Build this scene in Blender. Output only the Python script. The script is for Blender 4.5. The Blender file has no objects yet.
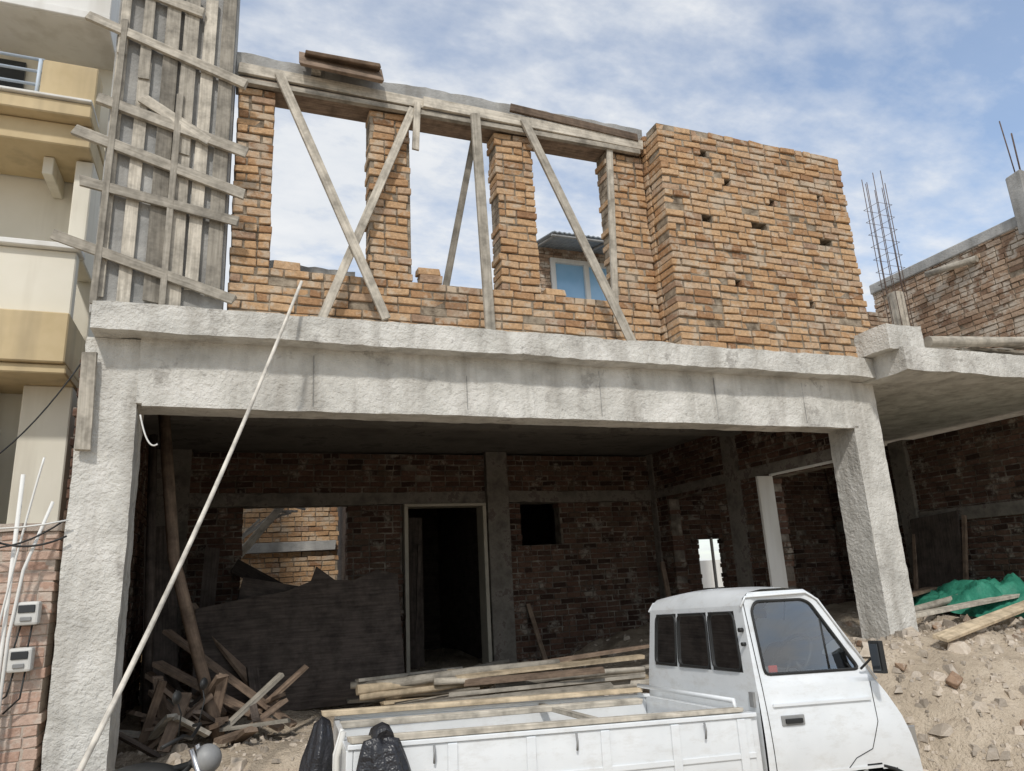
import bpy, bmesh, math, random
import numpy as np
from mathutils import Vector, Matrix, noise
rnd=random.Random(7)
scene=bpy.context.scene
# ---------------------------------------------------------------- materials
def newmat(name):
    m=bpy.data.materials.new(name);m.use_nodes=True
    nt=m.node_tree;nt.nodes.clear()
    o=nt.nodes.new('ShaderNodeOutputMaterial');b=nt.nodes.new('ShaderNodeBsdfPrincipled')
    nt.links.new(b.outputs[0],o.inputs[0]);return m,nt,b,o
def N(nt,t,**k):
    n=nt.nodes.new(t)
    for a,v in k.items():
        if a in n.inputs: n.inputs[a].default_value=v
        else: setattr(n,a,v)
    return n
def ramp(nt,src,stops):
    r=nt.nodes.new('ShaderNodeValToRGB');e=r.color_ramp.elements
    while len(e)<len(stops): e.new(.5)
    for i,(p,c) in enumerate(stops):
        e[i].position=p;e[i].color=(c[0],c[1],c[2],1) if not isinstance(c,(int,float)) else (c,c,c,1)
    nt.links.new(src,r.inputs[0]);return r.outputs[0]
def mixc(nt,f,a,b,mode='MIX'):
    m=nt.nodes.new('ShaderNodeMix');m.data_type='RGBA';m.blend_type=mode
    for s,v in ((m.inputs[0],f),(m.inputs[6],a),(m.inputs[7],b)):
        if hasattr(v,'links'): nt.links.new(v,s)
        elif isinstance(v,(int,float)): s.default_value=v
        else: s.default_value=(v[0],v[1],v[2],1)
    return m.outputs[2]
def coords(nt,scale=(1,1,1),kind='Object'):
    t=nt.nodes.new('ShaderNodeTexCoord');mp=nt.nodes.new('ShaderNodeMapping')
    mp.inputs['Scale'].default_value=scale
    nt.links.new(t.outputs[kind],mp.inputs[0]);return mp.outputs[0]
def noi(nt,vec,scale,detail=4,rough=.6,cap=3.5):
    n=nt.nodes.new('ShaderNodeTexNoise');n.inputs['Scale'].default_value=scale
    n.inputs['Detail'].default_value=min(detail,cap);n.inputs['Roughness'].default_value=rough
    nt.links.new(vec,n.inputs['Vector']);return n.outputs[0]
def bump(nt,b,h,strength=.4,dist=.01):
    bp=nt.nodes.new('ShaderNodeBump');bp.inputs['Strength'].default_value=strength
    bp.inputs['Distance'].default_value=dist
    nt.links.new(h,bp.inputs['Height']);nt.links.new(bp.outputs[0],b.inputs['Normal'])
def mul(nt,a,k):
    mm=nt.nodes.new('ShaderNodeMath');mm.operation='MULTIPLY';nt.links.new(a,mm.inputs[0]);mm.inputs[1].default_value=k;return mm.outputs[0]
def generic(name,stops,scale=3,rough=.9,bs=60,bst=.5,bd=.006,island=None,stain=None,spec=.25,metal=0,spots=None):
    m,nt,b,o=newmat(name);v=coords(nt)
    n=noi(nt,v,scale,4,.65);c=ramp(nt,n,stops)
    if island:
        g=nt.nodes.new('ShaderNodeNewGeometry')
        c=mixc(nt,1,c,ramp(nt,g.outputs['Random Per Island'],island),'MULTIPLY')
    if stain:
        v2=coords(nt,(stain[1],stain[1],stain[1]*.12));s=noi(nt,v2,1,4,.6)
        c=mixc(nt,mul(nt,ramp(nt,s,[(.48,0),(.66,1)]),stain[2]),c,stain[0])
    if spots:
        s=noi(nt,v,spots[1],5,.75,5);c=mixc(nt,mul(nt,ramp(nt,s,[(spots[2],0),(spots[2]+.07,1)]),spots[3]),c,spots[0])
    nt.links.new(c,b.inputs['Base Color']);b.inputs['Roughness'].default_value=rough
    b.inputs['Specular IOR Level'].default_value=spec;b.inputs['Metallic'].default_value=metal
    if bst: bump(nt,b,noi(nt,v,bs,3,.7),bst,bd)
    return m
def brickmat(name,stops,mott,dirt=None,soot=None):
    m,nt,b,o=newmat(name);v=coords(nt)
    g=nt.nodes.new('ShaderNodeNewGeometry')
    c=ramp(nt,g.outputs['Random Per Island'],stops)
    nn=noi(nt,v,30,4,.75)
    c=mixc(nt,1,c,ramp(nt,nn,[(.25,mott[0]),(.75,mott[1])]),'MULTIPLY')
    if dirt: c=mixc(nt,mul(nt,ramp(nt,noi(nt,v,dirt[1],5,.7,4.5),[(dirt[2],0),(dirt[2]+.1,1)]),dirt[3]),c,dirt[0])
    if soot: c=mixc(nt,mul(nt,ramp(nt,noi(nt,v,soot[1],4,.7),[(soot[2],0),(soot[2]+.12,1)]),soot[3]),c,soot[0])
    nt.links.new(c,b.inputs['Base Color']);b.inputs['Roughness'].default_value=.92
    b.inputs['Specular IOR Level'].default_value=.12
    bump(nt,b,nn,.8,.012)
    return m
def woodmat(name,c1,c2,isl=(.6,1.15)):
    m,nt,b,o=newmat(name)
    v=coords(nt,(2.2,38,1),'UV');n=noi(nt,v,1.2,5,.65)
    c=ramp(nt,n,[(.25,c1),(.7,c2)])
    g=nt.nodes.new('ShaderNodeNewGeometry')
    c=mixc(nt,1,c,ramp(nt,g.outputs['Random Per Island'],[(0,isl[0]),(1,isl[1])]),'MULTIPLY')
    v2=coords(nt);c=mixc(nt,1,c,ramp(nt,noi(nt,v2,7,4,.7),[(.3,.52),(.6,1.05)]),'MULTIPLY')
    nt.links.new(c,b.inputs['Base Color']);b.inputs['Roughness'].default_value=.85
    b.inputs['Specular IOR Level'].default_value=.2
    bump(nt,b,n,.5,.005);return m
M={}
M['brick']=brickmat('tan_orange_brick',[(0,(.32,.18,.10)),(.12,(.44,.26,.14)),(.4,(.53,.33,.18)),(.7,(.59,.39,.225)),(.9,(.55,.385,.25)),(1,(.38,.25,.17))],(.58,1.14),((.52,.45,.355),5.5,.50,.62),((.17,.12,.085),1.7,.58,.5))
M['mortar']=generic('mortar',[(.35,(.13,.10,.07)),(.7,(.42,.35,.265))],9,.95,90,.8,.01)
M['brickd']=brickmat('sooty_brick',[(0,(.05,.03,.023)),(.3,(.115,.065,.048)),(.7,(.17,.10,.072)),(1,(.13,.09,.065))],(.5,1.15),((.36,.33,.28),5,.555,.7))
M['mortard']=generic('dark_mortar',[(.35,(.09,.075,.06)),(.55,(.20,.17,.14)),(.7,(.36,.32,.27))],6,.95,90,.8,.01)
M['brickr']=brickmat('weathered_brick',[(0,(.22,.14,.095)),(.4,(.37,.25,.17)),(.8,(.48,.35,.25)),(1,(.33,.25,.19))],(.6,1.15),((.54,.48,.40),4,.49,.8))
M['brickp']=brickmat('pink_brick',[(0,(.45,.29,.22)),(.5,(.53,.37,.29)),(1,(.57,.43,.35))],(.78,1.1),((.57,.50,.43),6,.50,.7))
M['mortarp']=generic('pale_mortar',[(.3,(.38,.31,.26)),(.7,(.52,.45,.38))],9,.95,90,.6,.01)
M['conc']=generic('cast_concrete',[(.25,(.40,.385,.35)),(.5,(.60,.58,.53)),(.75,(.75,.725,.675))],2.6,.9,24,1,.02,stain=((.28,.255,.22),5,.5),spots=((.27,.25,.225),3.4,.585,.6))
M['concg']=generic('grey_concrete',[(.25,(.22,.22,.21)),(.5,(.36,.355,.34)),(.75,(.50,.49,.46))],3.5,.92,45,.8,.01,stain=((.18,.165,.145),5,.5))
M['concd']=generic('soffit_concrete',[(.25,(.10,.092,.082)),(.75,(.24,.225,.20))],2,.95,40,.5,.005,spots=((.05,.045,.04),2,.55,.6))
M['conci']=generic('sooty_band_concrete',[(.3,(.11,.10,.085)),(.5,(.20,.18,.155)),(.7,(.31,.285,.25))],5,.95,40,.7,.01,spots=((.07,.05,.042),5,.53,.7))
M['wood']=woodmat('weathered_plank',(.34,.305,.25),(.62,.565,.475),(.5,1.15))
M['woodn']=woodmat('new_timber',(.44,.345,.23),(.66,.54,.38),(.7,1.1))
M['woodb']=woodmat('brown_board',(.17,.12,.09),(.34,.25,.18))
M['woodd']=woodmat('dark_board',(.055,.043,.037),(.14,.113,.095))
M['dirt']=generic('dirt',[(.25,(.31,.25,.185)),(.5,(.47,.39,.295)),(.75,(.60,.51,.40))],2.2,.97,24,1,.04,spots=((.28,.22,.165),6,.58,.6))
M['rock']=generic('rubble_stone',[(.3,(.40,.335,.26)),(.7,(.62,.54,.45))],6,.95,50,.8,.01,island=[(0,.55),(1,1.2)])
M['cream']=generic('cream_plaster',[(.3,(.71,.67,.56)),(.7,(.79,.75,.65))],1.5,.85,120,.2,.002,stain=((.50,.45,.36),4,.5))
M['ochre']=generic('ochre_plaster',[(.3,(.52,.41,.24)),(.7,(.62,.50,.31))],3,.85,120,.2,.002,stain=((.36,.29,.19),4,.5))
M['whitep']=generic('white_plaster',[(.3,(.70,.69,.65)),(.7,(.78,.77,.74))],2,.8,120,.2,.002,stain=((.45,.42,.36),4,.4))
M['frame']=generic('door_frame_paint',[(.3,(.36,.33,.27)),(.7,(.48,.44,.36))],4,.6,60,.2,.002)
M['rust']=generic('rusty_steel',[(.3,(.07,.055,.05)),(.7,(.16,.11,.085))],20,.8,80,.4,.003)
M['black']=generic('black_rubber',[(.3,(.012,.012,.012)),(.7,(.025,.025,.024))],6,.55,60,.1,.002,spec=.4)
M['grey']=generic('grey_paint',[(.3,(.20,.20,.20)),(.7,(.30,.30,.29))],6,.5,60,.1,.002,spec=.5)
M['canopy']=generic('grey_blue_sheet',[(.3,(.20,.23,.26)),(.7,(.32,.35,.38))],6,.6,60,.2,.002,spec=.4)
M['bag']=generic('black_plastic',[(.3,(.012,.012,.015)),(.7,(.03,.03,.035))],4,.36,14,.7,.03,spec=.5)
M['tarp']=generic('green_tarp',[(.3,(.02,.15,.10)),(.7,(.05,.27,.18))],5,.5,20,.8,.02)
M['chrome']=generic('metal',[(.3,(.5,.5,.5)),(.7,(.6,.6,.6))],6,.3,60,.05,.001,metal=1)
M['blue']=generic('blue_glazing',[(.3,(.22,.42,.64)),(.7,(.34,.56,.78))],1,.15,6,0,.001,spec=.6)
M['rail']=generic('pale_blue_rail',[(.3,(.45,.52,.60)),(.7,(.55,.62,.70))],4,.5,60,.1,.001)
M['darkglass']=generic('dark_glass',[(.3,(.02,.025,.03)),(.7,(.04,.045,.05))],2,.1,60,0,.001,spec=.6)
M['red']=generic('red_plastic',[(.3,(.45,.03,.02)),(.7,(.55,.05,.03))],4,.3,60,0,.001)
M['plastic']=generic('meter_plastic',[(.3,(.55,.54,.51)),(.7,(.66,.65,.61))],6,.5,60,.1,.001)
M['seat']=generic('seat_vinyl',[(.3,(.07,.07,.07)),(.7,(.12,.115,.11))],6,.6,60,.2,.002)
M['bamboo']=woodmat('pale_pole',(.60,.55,.47),(.76,.72,.65),(.95,1.05))
m,nt,b,o=newmat('white_car_paint');v=coords(nt)
c=ramp(nt,noi(nt,v,3,4,.6),[(.3,(.70,.725,.74)),(.65,(.78,.80,.81))])
c=mixc(nt,mul(nt,ramp(nt,noi(nt,coords(nt,(1,1,2.5)),6,5,.75,5),[(.50,0),(.72,1)]),.35),c,(.45,.42,.37))
sx=nt.nodes.new('ShaderNodeSeparateXYZ');nt.links.new(v,sx.inputs[0])
low=ramp(nt,sx.outputs[2],[(.5,1),(.9,0)]);c=mixc(nt,mul(nt,low,.4),c,(.42,.37,.30))
nt.links.new(c,b.inputs['Base Color']);b.inputs['Roughness'].default_value=.34;b.inputs['Coat Weight'].default_value=.4;b.inputs['Coat Roughness'].default_value=.12
bump(nt,b,noi(nt,v,2.2,2,.5),.15,.02);M['paint']=m
m,nt,b,o=newmat('window_glass');nt.nodes.remove(b)
tr=N(nt,'ShaderNodeBsdfTransparent');tr.inputs[0].default_value=(.84,.88,.87,1)
gl=N(nt,'ShaderNodeBsdfGlossy');gl.inputs['Roughness'].default_value=.02
fr=N(nt,'ShaderNodeFresnel');fr.inputs[0].default_value=1.5
ad=nt.nodes.new('ShaderNodeMath');ad.operation='ADD';ad.inputs[1].default_value=.13;nt.links.new(fr.outputs[0],ad.inputs[0])
mx=N(nt,'ShaderNodeMixShader');nt.links.new(ad.outputs[0],mx.inputs[0]);nt.links.new(tr.outputs[0],mx.inputs[1]);nt.links.new(gl.outputs[0],mx.inputs[2]);nt.links.new(mx.outputs[0],o.inputs[0]);M['glass']=m
# ---------------------------------------------------------------- mesh builder
class MB:
    def __init__(s,*mats): s.v=[];s.f=[];s.m=[];s.uv=[];s.mats=list(mats);s.sm=[]
    def mi(s,k):
        if k not in s.mats: s.mats.append(k)
        return s.mats.index(k)
    def face(s,idx,k,uv=None,smooth=False):
        s.f.append(idx);s.m.append(s.mi(k));s.uv.append(uv or [(0,0)]*len(idx));s.sm.append(smooth)
    def hexa(s,c,k,uvl=None):
        o=len(s.v);s.v.extend([tuple(p) for p in c])
        for q in ((0,3,2,1),(4,5,6,7),(0,1,5,4),(1,2,6,5),(2,3,7,6),(3,0,4,7)):
            s.face([o+i for i in q],k,[uvl[i] for i in q] if uvl else None)
    def box(s,x0,x1,y0,y1,z0,z1,k,j=0):
        c=[(x0,y0,z0),(x1,y0,z0),(x1,y1,z0),(x0,y1,z0),(x0,y0,z1),(x1,y0,z1),(x1,y1,z1),(x0,y1,z1)]
        if j: c=[tuple(a+rnd.uniform(-j,j) for a in p) for p in c]
        L=max(x1-x0,y1-y0,z1-z0);ax=[x1-x0,y1-y0,z1-z0].index(L);r=rnd.random()*30
        uv=[(p[ax]+r,p[(ax+1)%3]+p[(ax+2)%3]+r) for p in c]
        s.hexa(c,k,uv)
    def rbox(s,x0,x1,y0,y1,z0,z1,k,amp=.008,st=.06):
        nx=max(2,int((x1-x0)/st));ny=max(1,min(6,int((y1-y0)/st)));nz=max(2,int((z1-z0)/(st*.8)))
        per=[(y0,z0+(z1-z0)*t/nz) for t in range(nz)]+[(y0+(y1-y0)*t/ny,z1) for t in range(ny)]+[(y1,z1-(z1-z0)*t/nz) for t in range(nz)]+[(y1-(y1-y0)*t/ny,z0) for t in range(ny)]
        P=[]
        for i in range(nx+1):
            x=x0+(x1-x0)*i/nx;row=[]
            for (y,z) in per+per[:1]:
                n1=noise.noise(Vector((x*2.2,y*4,z*4)))*amp*1.3+noise.noise(Vector((x*8,y*8,z*8+5)))*amp*.8
                n2=noise.noise(Vector((x*1.7+30,y*4,z*4)))*amp*1.3+noise.noise(Vector((x*9+9,y*9,z*9)))*amp
                row.append((x,y+n1,z+n2*(1 if z in(z0,z1) else .6)))
            P.append(row)
        o=len(s.v);C=len(per)
        s.grid(P,k,smooth=True)
        s.face([o+j for j in range(C)],k);s.face([o+nx*(C+1)+j for j in range(C)][::-1],k)
    def plank(s,p0,p1,w,t,k,up=(0,-1,0),j=.004,seg=1):
        p0=Vector(p0);p1=Vector(p1);d=(p1-p0).normalized();u=Vector(up);a=d.cross(u).normalized();n=a.cross(d).normalized()
        L=(p1-p0).length;r=rnd.random()*40
        c=[];uv=[]
        for z in (-.5,.5):
            for (e,y) in ((0,-.5),(1,-.5),(1,.5),(0,.5)):
                jj=Vector([rnd.uniform(-j,j) for _ in range(3)])
                c.append(p0+d*(L*e+rnd.uniform(-j,j)*3)+a*(w*y)+n*(t*z)+jj);uv.append((L*e+r,y*w+z*t+r))
        s.hexa(c,k,uv)
    def tube(s,pts,r,k,n=8,closed=False,r1=None,cap=True):
        pts=[Vector(p) for p in pts];o=len(s.v);m=len(pts);a=None;L=0;q=rnd.random()*30
        for i,p in enumerate(pts):
            if closed: d=pts[(i+1)%m]-pts[i-1]
            else: d=pts[min(i+1,m-1)]-pts[max(i-1,0)]
            d.normalize()
            if a is None: a=d.orthogonal().normalized()
            a=(a-d*a.dot(d)).normalized();b=d.cross(a)
            rr=r if r1 is None else r+(r1-r)*i/(m-1)
            for j in range(n):
                t=2*math.pi*j/n;s.v.append(tuple(p+a*(rr*math.cos(t))+b*(rr*math.sin(t))))
        for i in range(m if closed else m-1):
            i2=(i+1)%m
            if i<m-1: L2=L+(pts[i+1]-pts[i]).length
            else: L2=L
            for j in range(n):
                j2=(j+1)%n
                s.face([o+i*n+j,o+i*n+j2,o+i2*n+j2,o+i2*n+j],k,[(L+q,j*.02),(L+q,j*.02+.02),(L2+q,j*.02+.02),(L2+q,j*.02)],True)
            L=L2
        if not closed and cap:
            s.face([o+j for j in range(n)][::-1],k);s.face([o+(m-1)*n+j for j in range(n)],k)
    def grid(s,P,k,mask=None,smooth=True):
        R=len(P);C=len(P[0]);o=len(s.v)
        for row in P: s.v.extend([tuple(p) for p in row])
        for i in range(R-1):
            for j in range(C-1):
                kk=k if mask is None else mask(i,j)
                if kk is None: continue
                s.face([o+i*C+j,o+i*C+j+1,o+(i+1)*C+j+1,o+(i+1)*C+j],kk,None,smooth)
    def rock(s,p,r,k,flat=.7):
        a=rnd.random()*6;ca,sa=math.cos(a),math.sin(a)
        c=[];el=rnd.uniform(.6,1.5)
        for z in (-1,1):
            for (x,y) in ((-1,-1),(1,-1),(1,1),(-1,1)):
                q=.6 if z>0 else 1
                X=x*r*q*el*rnd.uniform(.4,1.1);Y=y*r*q*rnd.uniform(.4,1.1)
                c.append((p[0]+X*ca-Y*sa,p[1]+X*sa+Y*ca,p[2]+z*r*flat*rnd.uniform(.4,1.1)))
        s.hexa(c,k)
    def build(s,name,parent=None,bevel=0,solid=0,seg=1,sharp=None,weld=0):
        me=bpy.data.meshes.new(name);me.from_pydata(s.v,[],s.f)
        for k in s.mats: me.materials.append(M[k])
        me.polygons.foreach_set('material_index',s.m);me.polygons.foreach_set('use_smooth',s.sm)
        ul=me.uv_layers.new(name='UVMap');fl=[c for f in s.uv for p in f for c in p];ul.data.foreach_set('uv',fl)
        me.update()
        if sharp:
            bm=bmesh.new();bm.from_mesh(me);bmesh.ops.remove_doubles(bm,verts=bm.verts,dist=.0005);bmesh.ops.recalc_face_normals(bm,faces=bm.faces)
            for e in bm.edges:
                if len(e.link_faces)==2 and e.calc_face_angle(0)>math.radians(sharp): e.smooth=False
            bm.to_mesh(me);bm.free()
        ob=bpy.data.objects.new(name,me);scene.collection.objects.link(ob)
        if parent: ob.parent=parent
        if solid:
            q=ob.modifiers.new('s','SOLIDIFY');q.thickness=solid;q.offset=-1
        if bevel:
            q=ob.modifiers.new('b','BEVEL');q.width=bevel;q.segments=seg;q.limit_method='ANGLE'
        return ob
def empty(name,mw=None):
    e=bpy.data.objects.new(name,None);scene.collection.objects.link(e)
    if mw: e.matrix_world=mw
    return e
def wall(mb,ox,oy,ux,uy,dx,dy,L,z0,z1,th,holes=(),bl=.205,bh=.062,gap=.012,kb='brick',km='mortar',jit=.006,proud=.013):
    row=0;z=z0
    def P(u,d,zz): return (ox+ux*u+dx*d,oy+uy*u+dy*d,zz)
    while z+bh*.6<z1:
        zt=min(z+bh,z1);zc=(z+zt)/2
        spans=[(0,L)]
        for (a,b,c,d) in holes:
            if c<zc<d:
                ns=[]
                for (s0,s1) in spans:
                    if b<=s0 or a>=s1: ns.append((s0,s1));continue
                    if a>s0: ns.append((s0,a))
                    if b<s1: ns.append((b,s1))
                spans=ns
        for (s0,s1) in spans:
            if s1-s0<.02: continue
            e0=rnd.uniform(-.012,.012) if s0>0 else rnd.uniform(-.004,.008)
            mb.hexa([P(s0+.014,proud,z-gap*.5),P(s1-.014,proud,z-gap*.5),P(s1-.014,th-proud,z-gap*.5),P(s0+.014,th-proud,z-gap*.5),
                     P(s0+.014,proud,zt+gap*.5+.0005),P(s1-.014,proud,zt+gap*.5+.0005),P(s1-.014,th-proud,zt+gap*.5+.0005),P(s0+.014,th-proud,zt+gap*.5+.0005)],km)
            half=(row%2)*bl*.5
            u=math.floor(s0/bl)*bl-half
            while u<s1:
                st=bl if rnd.random()>.22 else bl*.52
                a=max(u,s0)+gap*.5*rnd.uniform(.4,1.9)+(e0 if u<s0 else 0);b=min(u+st,s1)-gap*.5*rnd.uniform(.4,1.9)
                if u+st>=s1: b+=rnd.uniform(-.01,.008)
                u+=st
                if b-a<.035: continue
                f=rnd.uniform(-jit,jit);f2=f+rnd.uniform(-jit,jit)*.8;tl=rnd.uniform(-.0035,.0035);dz=rnd.uniform(-.003,.002)
                if rnd.random()<.03: f-=.012
                if rnd.random()<.02: f+=.012;f2+=.012
                q=lambda:rnd.uniform(-.0035,.0035)
                g=[P(a+q(),f,z+dz+tl+q()),P(b+q(),f2,z+dz-tl+q()),P(b,th-f2,z+dz-tl),P(a,th-f,z+dz+tl),P(a+q(),f+q(),zt+dz+tl+q()),P(b+q(),f2+q(),zt+dz-tl+q()),P(b,th-f2,zt+dz-tl),P(a,th-f,zt+dz+tl)]
                mb.hexa(g,kb)
        z+=bh+gap;row+=1
# ================================================================ unfinished house
house=empty('unfinished_brick_house')
CE=1.72;ST=1.96
mb=MB('conc')
mb.rbox(-.95,6.02,5.23,5.95,CE+.04,ST,'conc',.011)
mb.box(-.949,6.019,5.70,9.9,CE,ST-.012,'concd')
mb.build('floor_slab',house,sharp=45)
mb=MB('conc');mb.rbox(6.023,10.2,4.86,5.6,CE+.02,ST+.02,'conc',.011);mb.box(6.024,10.19,5.2,9.9,CE+.045,ST+.005,'conc');mb.rbox(5.90,6.36,4.90,5.35,ST+.01,2.22,'conc',.012,.05)
mb.build('side_bay_slab',house,sharp=45)
mb=MB('conc');mb.rbox(-.66,5.86,5.405,5.75,1.29,CE+.05,'conc',.007)
for x in (.52,1.73,2.95,4.16,5.2): mb.box(x,x+.005,5.401,5.42,1.31,CE-.01,'concg')
mb.rbox(-.62,5.80,5.395,5.44,1.268,1.298,'conc',.006)
mb.build('front_beam',house,sharp=45)
def column(name,x0,x1,y0,y1,z0,z1,k='conc',rough=.006,low=1.2):
    mb=MB(k);P=[];n=60
    per=[];q=8
    for t in range(q): per.append((x0+(x1-x0)*t/q,y0))
    for t in range(q): per.append((x1,y0+(y1-y0)*t/q))
    for t in range(q): per.append((x1-(x1-x0)*t/q,y1))
    for t in range(q+1): per.append((x0,y1-(y1-y0)*t/q))
    for i in range(n+1):
        z=z0+(z1-z0)*i/n;row=[]
        for (x,y) in per:
            d=noise.noise(Vector((x*9,y*9,z*8)))*rough+noise.noise(Vector((x*22,y*22,z*18)))*rough*.6+noise.noise(Vector((x*3,y*3,z*1.2+9)))*rough*low
            cx,cy=(x0+x1)/2,(y0+y1)/2;l=math.hypot(x-cx,y-cy);row.append((x+(x-cx)/l*d,y+(y-cy)/l*d,z))
        P.append(row)
    mb.grid(P,k,smooth=True);return mb.build(name,house,sharp=50)
column('front_column_a',-1.00,-.65,5.415,5.80,-1.9,1.755,'conc',.012)
column('front_column_b',5.80,6.16,5.415,5.76,-1.2,1.755,'conc',.006,.5)
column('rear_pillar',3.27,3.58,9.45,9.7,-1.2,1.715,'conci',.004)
# --- window wall upstairs
mb=MB('brick','mortar')
wall(mb,-.12,5.6,1,0,0,1,3.90,ST+.012,4.10,.22,[(.31,1.09,2.46,5),(1.475,2.276,2.46,5),(2.67,3.46,2.46,5)],jit=.009,gap=.014,bh=.060)
for (x,z) in ((1.42,2.50),(1.40,2.575),(.22,2.49),(2.6,2.49)):
    mb.box(x,x+.2,5.62,5.73,z,z+.065,'brick',.008)
mb.build('window_wall',house,.005)
mb=MB('concg');mb.rbox(-.14,3.80,5.58,5.86,4.19,4.42,'concg',.014);mb.build('ring_beam',house,sharp=45)
mb=MB('wood')
mb.plank((-.12,5.545,4.24),(1.5,5.54,4.215),.10,.03,'wood');mb.plank((1.45,5.52,4.22),(3.75,5.54,4.20),.11,.03,'wood')
mb.plank((-.1,5.70,4.145),(3.75,5.70,4.145),.30,.035,'woodb',(0,0,1))
mb.plank((-.1,5.56,4.125),(3.72,5.55,4.12),.05,.05,'wood')
mb.plank((2.3,5.51,4.33),(3.7,5.52,4.27),.08,.025,'woodb')
mb.plank((.36,5.44,4.36),(1.06,5.44,4.345),.24,.035,'woodb',(.0,-.85,.5))
mb.plank((.40,5.52,4.44),(1.04,5.5,4.43),.34,.03,'woodb',(.05,-.35,.95))
mb.plank((.5,5.45,4.30),(.52,5.75,4.42),.08,.06,'wood',(0,0,1))
mb.plank((-.1,5.70,4.44),(3.5,5.75,4.435),.12,.03,'wood',(0,0,1))
mb.build('ring_beam_formwork',house,.003)
mb=MB('wood')
mb.plank((.20,5.50,4.22),(1.08,5.42,2.06),.075,.03,'wood')
mb.plank((1.36,5.54,4.14),(.58,5.47,2.02),.07,.03,'wood')
mb.plank((1.40,5.52,4.2),(1.38,5.53,3.72),.06,.03,'wood')
mb.plank((1.93,5.47,4.16),(1.97,5.43,1.99),.08,.035,'wood')
mb.plank((2.02,5.80,4.12),(1.60,5.9,2.0),.06,.03,'wood')
mb.plank((2.43,5.50,4.22),(3.34,5.42,1.99),.085,.03,'wood')
mb.plank((3.38,5.56,4.15),(3.30,5.62,2.3),.065,.03,'wood')
mb.build('timber_brace',house,.002)
# --- brick box
mb=MB('brick','mortar')
hol=[(.44,.53,3.30,3.345),(1.02,1.20,3.28,3.35),(.30,.36,2.9,2.95),(1.9,2.05,3.21,3.27),(1.55,1.6,4.0,4.05),(.75,.82,3.75,3.80),(1.95,2.0,3.75,3.8),(.5,.57,4.05,4.1),(1.6,1.66,2.5,2.56),(.72,.78,2.62,2.67),(2.0,2.06,2.75,2.79),(1.3,1.36,3.6,3.64)]
wall(mb,3.78,5.30,1,0,0,1,2.38,ST+.012,4.37,.22,hol,jit=.011,gap=.014,bh=.060)
wall(mb,3.78,5.53,0,1,1,0,.32,ST+.012,4.37,.22,[],jit=.009,gap=.014,bh=.060)
wall(mb,5.94,5.53,0,1,1,0,2.6,ST+.012,4.30,.22,[],jit=.006)
mb.build('projecting_brick_bay',house,.005)
mb=MB('brick')
wall(mb,6.17,5.32,1,0,0,1,.45,ST+.03,2.30,.22,[(.3,.5,2.2,2.4)],jit=.012)
for i in range(14):
    x=6.2+rnd.random()*.5;y=5.1+rnd.random()*.5;z=2.0+rnd.random()*.2;mb.box(x,x+.2,y,y+.1,z,z+.065,'brick',.012)
mb.build('brick_stub',house,.004)
mb=MB('concg');mb.rbox(.0,1.0,6.5,6.7,ST+.003,2.94,'concg',.03);mb.rbox(1.35,3.7,6.5,6.7,ST+.003,2.86,'concg',.03);mb.build('rear_upstand',house,sharp=45)
# --- formwork pier
mb=MB('concg');mb.box(-1.02,-.14,5.50,5.85,ST+.003,5.6,'concg',.01);mb.build('formed_pier',house,.01)
mb=MB('wood')
xs=-1.0
while xs<-.18:
    w=rnd.uniform(.07,.12);z0=ST+rnd.uniform(.03,.25);z1=rnd.choice([3.3,3.9,4.4,4.9])+rnd.uniform(-.2,.2)
    mb.plank((xs+w/2,5.475,z0),(xs+w/2+rnd.uniform(-.03,.03),5.475,z1),w,.024,'wood')
    if z1<4.6: mb.plank((xs+w/2+rnd.uniform(-.02,.02),5.46,z1-.15),(xs+w/2,5.46,min(5.3,z1+rnd.uniform(.6,1.4))),w*.9,.024,'wood')
    xs+=w+rnd.choice([.01,.02,.05,.08])
for a,b in (((-1.22,3.36),(-.03,3.0)),((-1.15,2.95),(-.06,2.76)),((-1.27,2.50),(-.06,2.11)),((-1.1,3.66),(-.02,3.37)),((-1.22,4.37),(-.06,4.0)),((-.8,3.72),(-.3,3.42)),((-1.05,4.75),(-.4,4.6))):
    mb.plank((a[0],5.44,a[1]),(b[0],5.43,b[1]),rnd.uniform(.065,.09),.03,'wood')
for x in (-.98,-.55): mb.plank((x,5.432,2.0),(x+.02,5.432,rnd.uniform(3.6,5.2)),.045,.028,'wood')
mb.build('pier_formwork_planks',house,.002)
mb=MB('wood');mb.plank((-.96,5.37,1.62),(-.94,5.365,.95),.09,.03,'wood');mb.build('column_board',house)
# --- ground-floor brickwork
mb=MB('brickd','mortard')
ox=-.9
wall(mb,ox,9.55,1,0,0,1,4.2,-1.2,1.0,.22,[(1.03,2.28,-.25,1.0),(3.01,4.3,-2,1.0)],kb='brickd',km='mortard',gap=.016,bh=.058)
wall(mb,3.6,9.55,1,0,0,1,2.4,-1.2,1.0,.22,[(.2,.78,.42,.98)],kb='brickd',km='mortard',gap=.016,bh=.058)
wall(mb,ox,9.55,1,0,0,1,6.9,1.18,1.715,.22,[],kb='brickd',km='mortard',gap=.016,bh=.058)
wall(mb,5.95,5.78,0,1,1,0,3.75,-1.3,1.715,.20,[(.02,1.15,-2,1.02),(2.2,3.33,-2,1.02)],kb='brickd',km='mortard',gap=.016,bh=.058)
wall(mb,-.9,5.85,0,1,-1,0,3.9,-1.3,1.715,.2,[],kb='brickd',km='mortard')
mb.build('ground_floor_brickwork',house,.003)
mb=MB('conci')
mb.rbox(-.9,5.94,9.53,9.77,1.012,1.172,'conci',.012)
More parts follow.
